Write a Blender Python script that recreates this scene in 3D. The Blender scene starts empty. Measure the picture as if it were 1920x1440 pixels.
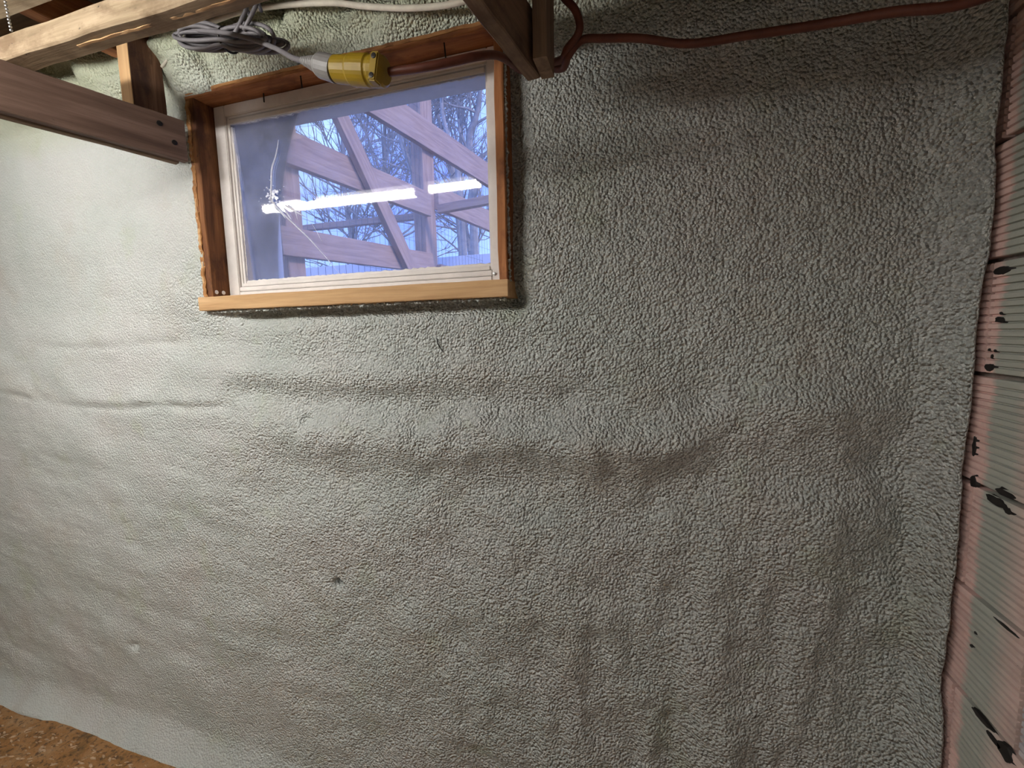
import bpy, bmesh, math, random
import numpy as np
from mathutils import Vector, Matrix

# ------------------------------------------------------------------ camera, world, light, exposure
scn = bpy.context.scene
C = scn.collection
scn.view_settings.view_transform = 'Standard'
scn.view_settings.look = 'None'
scn.view_settings.gamma = 1.0
scn.view_settings.use_curve_mapping = False
scn.view_settings.exposure = 0.0

CAM = Vector((1.2132, -0.9897, 1.4106))
YAW, PITCH, ROLL = math.radians(-17.212), math.radians(-6.376), math.radians(-1.349)
fwd = Vector((math.sin(YAW)*math.cos(PITCH), math.cos(YAW)*math.cos(PITCH), math.sin(PITCH)))
rgt = Vector((math.cos(YAW), -math.sin(YAW), 0))
up = rgt.cross(fwd)
r2 = rgt*math.cos(ROLL) + up*math.sin(ROLL)
u2 = -rgt*math.sin(ROLL) + up*math.cos(ROLL)
cd = bpy.data.cameras.new('camera')
cd.sensor_fit = 'HORIZONTAL'; cd.sensor_width = 36.0; cd.lens = 850.0/1920*36
cd.clip_start = 0.02; cd.clip_end = 200
cam = bpy.data.objects.new('camera', cd); C.objects.link(cam)
M = Matrix.Identity(4)
for i, v in enumerate((r2, u2, -fwd)):
    for j in range(3): M[j][i] = v[j]
M.translation = CAM
cam.matrix_world = M
scn.camera = cam

world = bpy.data.worlds.new('sky'); scn.world = world; world.use_nodes = True
wn = world.node_tree; wn.nodes.clear()
wo = wn.nodes.new('ShaderNodeOutputWorld'); wb = wn.nodes.new('ShaderNodeBackground')
tc = wn.nodes.new('ShaderNodeTexCoord'); nz = wn.nodes.new('ShaderNodeTexNoise')
nz.inputs['Scale'].default_value = 5.0; nz.inputs['Detail'].default_value = 4.0
cr = wn.nodes.new('ShaderNodeValToRGB')
cr.color_ramp.elements[0].position = 0.38; cr.color_ramp.elements[0].color = (0.15, 0.26, 0.92, 1)
cr.color_ramp.elements[1].position = 0.68; cr.color_ramp.elements[1].color = (0.34, 0.54, 1.0, 1)
wn.links.new(tc.outputs['Generated'], nz.inputs['Vector'])
wn.links.new(nz.outputs['Fac'], cr.inputs['Fac'])
wn.links.new(cr.outputs['Color'], wb.inputs['Color'])
SKY = 2.9
wb.inputs['Strength'].default_value = SKY
wn.links.new(wb.outputs['Background'], wo.inputs['Surface'])

sl_ = bpy.data.lights.new('sun', 'SUN'); sl_.energy = 2.0; sl_.angle = math.radians(12); sl_.color = (1.0, .82, .74)
sun = bpy.data.objects.new('sun', sl_); C.objects.link(sun)
sun.rotation_euler = Vector((-.80, .22, -.56)).to_track_quat('-Z', 'Y').to_euler()

TUBE_STRENGTH = 99.0
FILL_STRENGTH = 70.0
scn.cycles.max_bounces = 7
scn.cycles.diffuse_bounces = 4
scn.cycles.glossy_bounces = 3
scn.cycles.transmission_bounces = 4

# ------------------------------------------------------------------ helpers
rng = random.Random(7)

def tag(o, label=None, cat=None, group=None, kind=None):
    if label: o['label'] = label
    if cat: o['category'] = cat
    if group: o['group'] = group
    if kind: o['kind'] = kind
    return o

def empty(name, loc=(0, 0, 0), parent=None):
    o = bpy.data.objects.new(name, None); C.objects.link(o)
    o.location = loc; o.empty_display_size = 0.05
    if parent: o.parent = parent
    return o

def link(name, me, mat, parent=None, smooth=False):
    if mat: me.materials.append(mat)
    o = bpy.data.objects.new(name, me); C.objects.link(o)
    if smooth: me.polygons.foreach_set('use_smooth', [True]*len(me.polygons))
    if parent is not None:
        o.parent = parent
        bpy.context.view_layer.update()
        o.matrix_parent_inverse = parent.matrix_world.inverted()
    return o

def mesh(name, verts, faces, mat, parent=None, smooth=False):
    me = bpy.data.meshes.new(name); me.from_pydata([tuple(v) for v in verts], [], faces); me.update()
    return link(name, me, mat, parent, smooth)

def board(name, p0, p1, h, t, mat, parent=None, upv=(0, 0, 1), jit=0.0006, ch=0.0018, seg=None, seed=0):
    """sawn board: runs p0->p1 (centre line), h tall along upv, t thick; chamfered, slightly uneven"""
    p0, p1 = Vector(p0), Vector(p1); L = (p1-p0).length; ax = (p1-p0).normalized()
    s = ax.cross(Vector(upv)).normalized(); u = s.cross(ax).normalized()
    r = random.Random(hash((round(L, 4), round(h, 4), seed)) & 0xffff)
    n = seg or max(2, int(L/0.06))
    a, b = t/2, h/2
    ch = min(ch, a*0.6, b*0.6)
    prof = [(-a+ch, -b), (a-ch, -b), (a, -b+ch), (a, b-ch), (a-ch, b), (-a+ch, b), (-a, b-ch), (-a, -b+ch)]
    vs, fs = [], []
    for i in range(n+1):
        x = L*i/n; e = 0 < i < n
        wob = (r.uniform(-1, 1)*jit, r.uniform(-1, 1)*jit)
        for (y, z) in prof:
            vs.append((x, y+wob[0]+r.uniform(-1, 1)*jit*.6, z+wob[1]+r.uniform(-1, 1)*jit*.6))
    for i in range(n):
        for k in range(8):
            q = (k+1) % 8
            fs.append((i*8+k, i*8+q, (i+1)*8+q, (i+1)*8+k))
    fs.append(tuple(range(7, -1, -1))); fs.append(tuple(n*8+k for k in range(8)))
    me = bpy.data.meshes.new(name); me.from_pydata(vs, [], fs); me.update()
    bm = bmesh.new(); bm.from_mesh(me); bmesh.ops.recalc_face_normals(bm, faces=bm.faces); bm.to_mesh(me); bm.free()
    o = link(name, me, mat)
    m = Matrix.Identity(4)
    for i, v in enumerate((ax, s, u)):
        for j in range(3): m[j][i] = v[j]
    m.translation = p0
    o.matrix_world = m
    if parent is not None:
        bpy.context.view_layer.update()
        o.parent = parent; o.matrix_parent_inverse = parent.matrix_world.inverted()
    return o

def box(name, lo, hi, mat, parent=None, bev=0.0):
    bm = bmesh.new(); bmesh.ops.create_cube(bm, size=1)
    for v in bm.verts:
        v.co = Vector([(lo[i]+hi[i])/2 + v.co[i]*(hi[i]-lo[i]) for i in range(3)])
    if bev: bmesh.ops.bevel(bm, geom=bm.edges[:], offset=bev, segments=2, affect='EDGES')
    me = bpy.data.meshes.new(name); bm.to_mesh(me); bm.free()
    return link(name, me, mat, parent)

def smooth_path(pts, n=8):
    P = [Vector(p) for p in pts]; out = []
    for i in range(len(P)-1):
        a = P[i-1] if i else P[0]*2-P[1]; b, c = P[i], P[i+1]; d = P[i+2] if i+2 < len(P) else P[-1]*2-P[-2]
        for k in range(n):
            t = k/n
            out.append(0.5*((2*b)+(c-a)*t+(2*a-5*b+4*c-d)*t*t+(3*b-a-3*c+d)*t**3))
    out.append(P[-1]); return out

def tube_geo(path, rad, sides=10, vs=None, fs=None, flat=1.0):
    vs = [] if vs is None else vs; fs = [] if fs is None else fs
    base = len(vs); n = len(path)
    t0 = (path[1]-path[0]).normalized()
    nv = t0.orthogonal().normalized()
    for i, p in enumerate(path):
        t = (path[min(i+1, n-1)]-path[max(i-1, 0)]).normalized()
        nv = (nv - t*nv.dot(t)).normalized(); bv = t.cross(nv)
        r = rad(i/(n-1)) if callable(rad) else rad
        for k in range(sides):
            a = 2*math.pi*k/sides
            vs.append(p + nv*math.cos(a)*r + bv*math.sin(a)*r*flat)
    for i in range(n-1):
        for k in range(sides):
            q = (k+1) % sides
            fs.append((base+i*sides+k, base+i*sides+q, base+(i+1)*sides+q, base+(i+1)*sides+k))
    fs.append(tuple(base+k for k in range(sides-1, -1, -1)))
    fs.append(tuple(base+(n-1)*sides+k for k in range(sides)))
    return vs, fs

def tube(name, pts, rad, mat, parent=None, sides=12, n=8, raw=False, flat=1.0):
    path = [Vector(p) for p in pts] if raw else smooth_path(pts, n)
    vs, fs = tube_geo(path, rad, sides, flat=flat)
    return mesh(name, vs, fs, mat, parent, smooth=True)

def lathe(name, p0, p1, prof, mat, parent=None, sides=24, smooth=False, squash=1.0):
    """prof: list of (t along p0->p1 in metres, radius)"""
    p0, p1 = Vector(p0), Vector(p1); ax = (p1-p0).normalized()
    n = ax.cross(Vector((0, 0, 1)))
    n = n.normalized() if n.length > 1e-4 else Vector((1, 0, 0)); b = ax.cross(n)
    vs, fs = [], []
    for (t, r) in prof:
        for k in range(sides):
            a = 2*math.pi*k/sides
            vs.append(p0+ax*t+n*math.cos(a)*r*squash+b*math.sin(a)*r)
    m = len(prof)
    for i in range(m-1):
        for k in range(sides):
            q = (k+1) % sides
            fs.append((i*sides+k, i*sides+q, (i+1)*sides+q, (i+1)*sides+k))
    fs.append(tuple(range(sides-1, -1, -1))); fs.append(tuple((m-1)*sides+k for k in range(sides)))
    return mesh(name, vs, fs, mat, parent, smooth)

# numpy value noise
_tab = np.random.RandomState(11).rand(256, 256)
def vnoise(x, y):
    xi = np.floor(x).astype(int); yi = np.floor(y).astype(int); fx = x-xi; fy = y-yi
    fx = fx*fx*fx*(fx*(fx*6-15)+10); fy = fy*fy*fy*(fy*(fy*6-15)+10)
    g = lambda a, b: _tab[a % 256, b % 256]
    return ((g(xi, yi)*(1-fx)+g(xi+1, yi)*fx)*(1-fy)+(g(xi, yi+1)*(1-fx)+g(xi+1, yi+1)*fx)*fy)*2-1
def fbm(x, y, o=4):
    s = 0; a = 1; t = 0
    for i in range(o):
        s = s+a*vnoise(x*2**i+17.3*i, y*2**i+5.7*i); t += a; a *= .5
    return s/t
def sstep(a, b, x):
    t = np.clip((x-a)/(b-a), 0, 1); return t*t*(3-2*t)

# ------------------------------------------------------------------ materials
def nodes_mat(name):
    m = bpy.data.materials.new(name); m.use_nodes = True
    nt = m.node_tree; b = nt.nodes['Principled BSDF']
    return m, nt, b

def N(nt, typ, **kw):
    n = nt.nodes.new(typ)
    for k, v in kw.items():
        if k in n.inputs: n.inputs[k].default_value = v
        else: setattr(n, k, v)
    return n

def ramp(nt, fac, stops):
    r = nt.nodes.new('ShaderNodeValToRGB'); e = r.color_ramp.elements
    while len(e) < len(stops): e.new(0.5)
    for i, (p, c) in enumerate(stops):
        e[i].position = p; e[i].color = tuple(c)+(1,) if len(c) == 3 else c
    nt.links.new(fac, r.inputs['Fac']); return r.outputs['Color']

def mixc(nt, fac, a, b, mode='MIX'):
    n = nt.nodes.new('ShaderNodeMix'); n.data_type = 'RGBA'; n.blend_type = mode
    for s, v in ((n.inputs['Factor'], fac), (n.inputs[6], a), (n.inputs[7], b)):
        if hasattr(v, 'is_output') or isinstance(v, bpy.types.NodeSocket): nt.links.new(v, s)
        else: s.default_value = (tuple(v)+(1,)) if isinstance(v, tuple) and len(v) == 3 else v
    return n.outputs[2]

def coords(nt, scale=(1, 1, 1), kind='Object', loc=(0, 0, 0)):
    t = nt.nodes.new('ShaderNodeTexCoord'); mp = nt.nodes.new('ShaderNodeMapping')
    mp.inputs['Scale'].default_value = scale; mp.inputs['Location'].default_value = loc
    nt.links.new(t.outputs[kind], mp.inputs['Vector']); return mp.outputs['Vector']

def noise(nt, vec, scale, detail=3.0, rough=0.5, dist=0.0):
    n = N(nt, 'ShaderNodeTexNoise', Scale=scale, Detail=detail, Roughness=rough, Distortion=dist)
    nt.links.new(vec, n.inputs['Vector']); return n.outputs['Fac']

def bump(nt, b, height, strength=0.5, dist=0.002, prev=None):
    n = N(nt, 'ShaderNodeBump', Strength=strength, Distance=dist)
    nt.links.new(height, n.inputs['Height'])
    if prev: nt.links.new(prev, n.inputs['Normal'])
    nt.links.new(n.outputs['Normal'], b.inputs['Normal']); return n.outputs['Normal']

def wood_mat(name, dark, mid, light, stain=None, rough=0.75, grain=1.0, seed=0.0, spots=0.0):
    m, nt, b = nodes_mat(name)
    v = coords(nt, (1.6, 22, 22), loc=(seed, seed*2, seed*3))
    g1 = noise(nt, v, 2.2, 6, .6, .6)
    v2 = coords(nt, (5, 160, 160), loc=(seed, seed, 0))
    g2 = noise(nt, v2, 2.0, 3, .6)
    col = ramp(nt, g1, [(.28, dark), (.5, mid), (.72, light)])
    fine = ramp(nt, g2, [(.3, (.72, .70, .68)), (.65, (1.06, 1.05, 1.04))])
    col = mixc(nt, .55*grain, col, fine, 'MULTIPLY')
    v3 = coords(nt, (6, 10, 10), loc=(seed*1.7, 0, seed))
    if stain is not None:
        s = noise(nt, v3, 1.6, 5, .62)
        f = ramp(nt, s, [(.50, (0, 0, 0)), (.66, (1, 1, 1))])
        col = mixc(nt, f, col, stain)
    if spots:
        vv = coords(nt, (30, 60, 60), loc=(seed, seed, seed))
        s = noise(nt, vv, 1.3, 4, .7)
        f = ramp(nt, s, [(.66, (0, 0, 0)), (.72, (spots, spots, spots))])
        col = mixc(nt, f, col, (.02, .017, .015))
    nt.links.new(col, b.inputs['Base Color']); b.inputs['Roughness'].default_value = rough
    b.inputs['Specular IOR Level'].default_value = .25
    bump(nt, b, g2, .35, .0012)
    return m

def plain_mat(name, col, rough=0.6, var=0.15, scale=20, metal=0.0, spec=.4, bumpd=0.0, bscale=120):
    m, nt, b = nodes_mat(name)
    v = coords(nt)
    n = noise(nt, v, scale, 4, .6)
    c = Vector(col)
    out = ramp(nt, n, [(.3, tuple(c*(1-var))), (.7, tuple(c*(1+var)))])
    nt.links.new(out, b.inputs['Base Color']); b.inputs['Roughness'].default_value = rough
    b.inputs['Metallic'].default_value = metal; b.inputs['Specular IOR Level'].default_value = spec
    if bumpd: bump(nt, b, noise(nt, v, bscale, 3), .6, bumpd)
    return m

# spray foam: pale mint, pebbled skin
def foam_mat():
    m, nt, b = nodes_mat('spray_foam')
    v = coords(nt)
    big = noise(nt, v, 3.2, 4, .55)
    col = ramp(nt, big, [(.32, (.545, .59, .555)), (.5, (.60, .63, .60)), (.68, (.61, .62, .595))])
    s = noise(nt, coords(nt, (1, 1, 1), loc=(3, 1, 7)), 5.5, 4, .6)
    f = ramp(nt, s, [(.55, (0, 0, 0)), (.75, (.38, .38, .38))])
    col = mixc(nt, f, col, (.50, .46, .39))
    s2 = noise(nt, coords(nt, loc=(9, 4, 2)), 6.5, 3, .55)
    f2 = ramp(nt, s2, [(.60, (0, 0, 0)), (.74, (.5, .5, .5))])
    col = mixc(nt, f2, col, (.50, .56, .42))
    gz = nt.nodes.new('ShaderNodeNewGeometry'); sz = nt.nodes.new('ShaderNodeSeparateXYZ'); nt.links.new(gz.outputs['Position'], sz.inputs[0])
    ad = N(nt, 'ShaderNodeMath', operation='MULTIPLY_ADD'); ad.inputs[1].default_value = .12; nt.links.new(big, ad.inputs[0]); nt.links.new(sz.outputs[2], ad.inputs[2])
    mz = N(nt, 'ShaderNodeMapRange'); mz.inputs['From Min'].default_value = 2.06; mz.inputs['From Max'].default_value = 2.20; mz.inputs['To Max'].default_value = .75
    nt.links.new(ad.outputs[0], mz.inputs['Value'])
    col = mixc(nt, mz.outputs['Result'], col, (.50, .54, .36))
    nt.links.new(col, b.inputs['Base Color'])
    b.inputs['Roughness'].default_value = .62
    b.inputs['Specular IOR Level'].default_value = .3
    # pebbled skin: larger grains to the right (thicker coat), finer to the left
    g1 = noise(nt, v, 145, 2.5, .5, .4)
    g2 = noise(nt, v, 45, 2, .5, .2)
    vo = N(nt, 'ShaderNodeTexVoronoi', Scale=165.0); vo.feature = 'F1'
    nt.links.new(v, vo.inputs['Vector'])
    ma = N(nt, 'ShaderNodeMath', operation='MULTIPLY_ADD'); ma.inputs[1].default_value = -1.0
    nt.links.new(vo.outputs['Distance'], ma.inputs[0]); nt.links.new(g1, ma.inputs[2])
    # skin roughness varies over the wall
    geo = nt.nodes.new('ShaderNodeNewGeometry'); sx = nt.nodes.new('ShaderNodeSeparateXYZ')
    nt.links.new(geo.outputs['Position'], sx.inputs[0])
    mr = N(nt, 'ShaderNodeMapRange'); mr.inputs['From Min'].default_value = -0.9; mr.inputs['From Max'].default_value = 0.9
    mr.inputs['To Min'].default_value = .30; mr.inputs['To Max'].default_value = 1.0
    nt.links.new(sx.outputs[0], mr.inputs['Value'])
    b1 = N(nt, 'ShaderNodeBump', Distance=.0135); nt.links.new(mr.outputs['Result'], b1.inputs['Strength'])
    nt.links.new(ma.outputs[0], b1.inputs['Height'])
    b2 = N(nt, 'ShaderNodeBump', Strength=.22, Distance=.006)
    nt.links.new(g2, b2.inputs['Height']); nt.links.new(b1.outputs['Normal'], b2.inputs['Normal'])
    nt.links.new(b2.outputs['Normal'], b.inputs['Normal'])
    return m
M_foam = foam_mat()

def tile_mat(name, base, green=1.0):
    m, nt, b = nodes_mat(name)
    geo = nt.nodes.new('ShaderNodeNewGeometry'); sx = nt.nodes.new('ShaderNodeSeparateXYZ')
    nt.links.new(geo.outputs['Position'], sx.inputs[0])
    mp = nt.nodes.new('ShaderNodeMapping'); nt.links.new(geo.outputs['Position'], mp.inputs['Vector'])
    n1 = noise(nt, mp.outputs['Vector'], 22, 4, .6)
    n2 = noise(nt, mp.outputs['Vector'], 130, 3, .6)
    # overspray mist with an edge where the foam was trimmed away
    add = N(nt, 'ShaderNodeMath', operation='MULTIPLY_ADD'); add.inputs[1].default_value = .03
    nt.links.new(n1, add.inputs[0]); nt.links.new(sx.outputs[1], add.inputs[2])
    fac = ramp(nt, add.outputs[0], [(0.0, (.22*green,)*3), (.035, (.9*green,)*3), (.042, (0, 0, 0))])
    # shift so that ramp 0..1 covers the visible strip
    sh = N(nt, 'ShaderNodeMath', operation='ADD'); sh.inputs[1].default_value = .18
    nt.links.new(add.outputs[0], sh.inputs[0])
    rr = [n for n in nt.nodes if n.type == 'VALTORGB'][-1]
    for l in list(rr.inputs['Fac'].links): nt.links.remove(l)
    nt.links.new(sh.outputs[0], rr.inputs['Fac'])
    e = rr.color_ramp.elements
    e[0].position = .05; e[1].position = .10; e[2].position = .158
    e.new(.145).color = (.9*green,)*3+(1,)
    bs = ramp(nt, n1, [(.3, tuple(Vector(base)*.82)), (.7, tuple(Vector(base)*1.12))])
    col = mixc(nt, rr.outputs['Color'], bs, (.37, .41, .36))
    sp = ramp(nt, n2, [(.70, (0, 0, 0)), (.76, (.8, .8, .8))])
    col = mixc(nt, sp, col, (.10, .06, .05))
    nt.links.new(col, b.inputs['Base Color']); b.inputs['Roughness'].default_value = .85
    bump(nt, b, n2, .4, .0015)
    return m
M_tile = tile_mat('clay_tile_pink', (.72, .51, .46))
M_tile2 = tile_mat('clay_tile_painted', (.50, .47, .50), .25)
M_mortar = plain_mat('mortar', (.30, .26, .23), .95, .3, 40, bumpd=.003)
M_black = plain_mat('hole_black', (.012, .010, .009), .7, .3, 60)

def floor_mat():
    m, nt, b = nodes_mat('dirty_floor')
    v = coords(nt)
    n1 = noise(nt, v, 11, 6, .7)
    col = ramp(nt, n1, [(.34, (.13, .072, .02)), (.48, (.33, .155, .045)), (.6, (.36, .20, .085)), (.75, (.45, .29, .16))])
    v2 = coords(nt, (26, 60, 26))
    n2 = noise(nt, v2, 1.6, 5, .65, .4)
    f = ramp(nt, n2, [(.60, (0, 0, 0)), (.68, (.7, .7, .7))])
    col = mixc(nt, f, col, (.36, .25, .16))
    n3 = noise(nt, v, 60, 4, .7)
    f3 = ramp(nt, n3, [(.52, (0, 0, 0)), (.62, (.8, .8, .8))])
    col = mixc(nt, f3, col, (.045, .022, .01))
    nt.links.new(col, b.inputs['Base Color']); b.inputs['Roughness'].default_value = .6
    bump(nt, b, n2, .8, .006)
    return m
M_floor = floor_mat()
M_chip = plain_mat('pale_chip', (.50, .36, .24), .8, .35, 80)

M_wood_joist = wood_mat('sawn_joist', (.20, .145, .085), (.34, .26, .165), (.46, .36, .24), stain=(.17, .115, .065), seed=1.3, spots=.8)
M_wood_brown = wood_mat('brown_board', (.080, .048, .034), (.125, .078, .056), (.185, .120, .090), seed=4.1, rough=.6, spots=.3)
M_wood_post = wood_mat('dark_brown_post', (.07, .032, .020), (.13, .062, .036), (.24, .13, .075), stain=(.06, .03, .022), seed=6.3)
M_wood_old = wood_mat('old_dark_board', (.14, .095, .065), (.22, .155, .105), (.31, .22, .15), stain=(.11, .075, .05), seed=8.9)
M_wood_jamb = wood_mat('weathered_jamb', (.085, .032, .014), (.19, .078, .030), (.33, .15, .055), stain=(.075, .030, .016), seed=2.7, spots=.5)
M_wood_head = wood_mat('red_brown_head', (.20, .075, .028), (.36, .145, .055), (.50, .22, .09), stain=(.17, .065, .03), seed=5.2, spots=.3)
M_wood_sill = wood_mat('pale_pine', (.40, .235, .11), (.53, .335, .165), (.62, .41, .22), seed=3.4, grain=.7)
M_wood_out = wood_mat('treated_lumber', (.34, .23, .18), (.50, .34, .26), (.60, .43, .34), seed=7.7)
M_wood_deck = wood_mat('dark_decking', (.05, .03, .018), (.10, .06, .035), (.15, .09, .05), seed=9.4)
M_paint = plain_mat('white_paint', (.74, .70, .665), .5, .07, 26, bumpd=.0012, bscale=160)
M_white = plain_mat('white_tape', (.84, .82, .80), .6, .03, 40)
M_grey = plain_mat('grey_cable_jacket', (.15, .142, .150), .45, .12, 60)
M_greyplug = plain_mat('grey_moulded_plug', (.23, .225, .22), .35, .12, 60)
M_orange = plain_mat('dark_orange_cord_jacket', (.105, .030, .017), .5, .2, 50)
M_yellow = plain_mat('yellow_plastic', (.30, .20, .012), .42, .12, 40)
M_dark = plain_mat('dark_metal', (.03, .027, .025), .45, .2, 80, metal=.7)
M_steel = plain_mat('steel', (.42, .42, .41), .35, .1, 80, metal=.9)
M_cream = plain_mat('cream_cable', (.62, .58, .48), .6, .12, 40)
M_porc = plain_mat('porcelain', (.75, .73, .70), .25, .03, 20)
M_conc = plain_mat('concrete', (.17, .165, .155), .9, .2, 6, bumpd=.003, bscale=40)
M_pale = plain_mat('pale_wall', (.50, .51, .48), .85, .12, 5, bumpd=.003, bscale=40)  # unseen walls, pale tone set to bounce fill light
M_panel = plain_mat('pale_panel', (.80, .82, .90), .7, .05, 9)
M_ground = plain_mat('soil', (.14, .12, .08), .95, .3, 5)
M_bark = plain_mat('grey_bark', (.36, .33, .30), .9, .25, 14, bumpd=.004, bscale=50)
M_wire = plain_mat('galvanised_wire', (.16, .16, .17), .5, .1, 40)

def glass_mat():
    m = bpy.data.materials.new('dusty_glass'); m.use_nodes = True; nt = m.node_tree; nt.nodes.clear()
    o = nt.nodes.new('ShaderNodeOutputMaterial')
    tr = N(nt, 'ShaderNodeBsdfTransparent'); tr.inputs['Color'].default_value = (.93, .93, .95, 1)
    gl = N(nt, 'ShaderNodeBsdfGlossy', Roughness=.03)
    lw = N(nt, 'ShaderNodeFresnel', IOR=1.45)
    mx = nt.nodes.new('ShaderNodeMixShader')
    nt.links.new(lw.outputs[0], mx.inputs['Fac']); nt.links.new(tr.outputs[0], mx.inputs[1]); nt.links.new(gl.outputs[0], mx.inputs[2])
    tl = N(nt, 'ShaderNodeBsdfTranslucent'); tl.inputs['Color'].default_value = (.9, .9, .95, 1)
    di = N(nt, 'ShaderNodeBsdfDiffuse'); di.inputs['Color'].default_value = (.8, .8, .85, 1)
    dd = nt.nodes.new('ShaderNodeMixShader'); dd.inputs['Fac'].default_value = .06
    nt.links.new(tl.outputs[0], dd.inputs[1]); nt.links.new(di.outputs[0], dd.inputs[2])
    v = coords(nt); n = noise(nt, v, 7, 5, .65)
    f = ramp(nt, n, [(.3, (.05,)*3), (.75, (.16,)*3)])
    m2 = nt.nodes.new('ShaderNodeMixShader')
    nt.links.new(f, m2.inputs['Fac']); nt.links.new(mx.outputs[0], m2.inputs[1]); nt.links.new(dd.outputs[0], m2.inputs[2])
    nt.links.new(m2.outputs[0], o.inputs['Surface'])
    return m
M_glass = glass_mat()
def frac_mat():
    m, nt, b = nodes_mat('fractured_glass')
    v = coords(nt); n = noise(nt, v, 90, 3, .6)
    c = ramp(nt, n, [(.3, (.85, .86, .90)), (.6, (.97, .97, .98))]); nt.links.new(c, b.inputs['Base Color'])
    b.inputs['Roughness'].default_value = .18; b.inputs['Specular IOR Level'].default_value = 1.0
    t = nt.nodes.new('ShaderNodeBsdfTranslucent'); nt.links.new(c, t.inputs['Color'])
    mx = nt.nodes.new('ShaderNodeMixShader'); mx.inputs['Fac'].default_value = .5
    nt.links.new(b.outputs[0], mx.inputs[1]); nt.links.new(t.outputs[0], mx.inputs[2])
    nt.links.new(mx.outputs[0], nt.nodes['Material Output'].inputs['Surface'])
    return m
M_frac = frac_mat()

def emit_mat(name, col, s):
    m = bpy.data.materials.new(name); m.use_nodes = True; nt = m.node_tree; nt.nodes.clear()
    o = nt.nodes.new('ShaderNodeOutputMaterial'); e = nt.nodes.new('ShaderNodeEmission')
    e.inputs['Color'].default_value = tuple(col)+(1,); e.inputs['Strength'].default_value = s
    nt.links.new(e.outputs[0], o.inputs['Surface']); return m

# ------------------------------------------------------------------ the foam wall
WX0, WX1, WZ0, WZ1 = 0.0, 0.90, 1.494, 2.076      # window buck, outer face rectangle
XL, XR, ZT = -2.6, 1.79, 2.29

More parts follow.
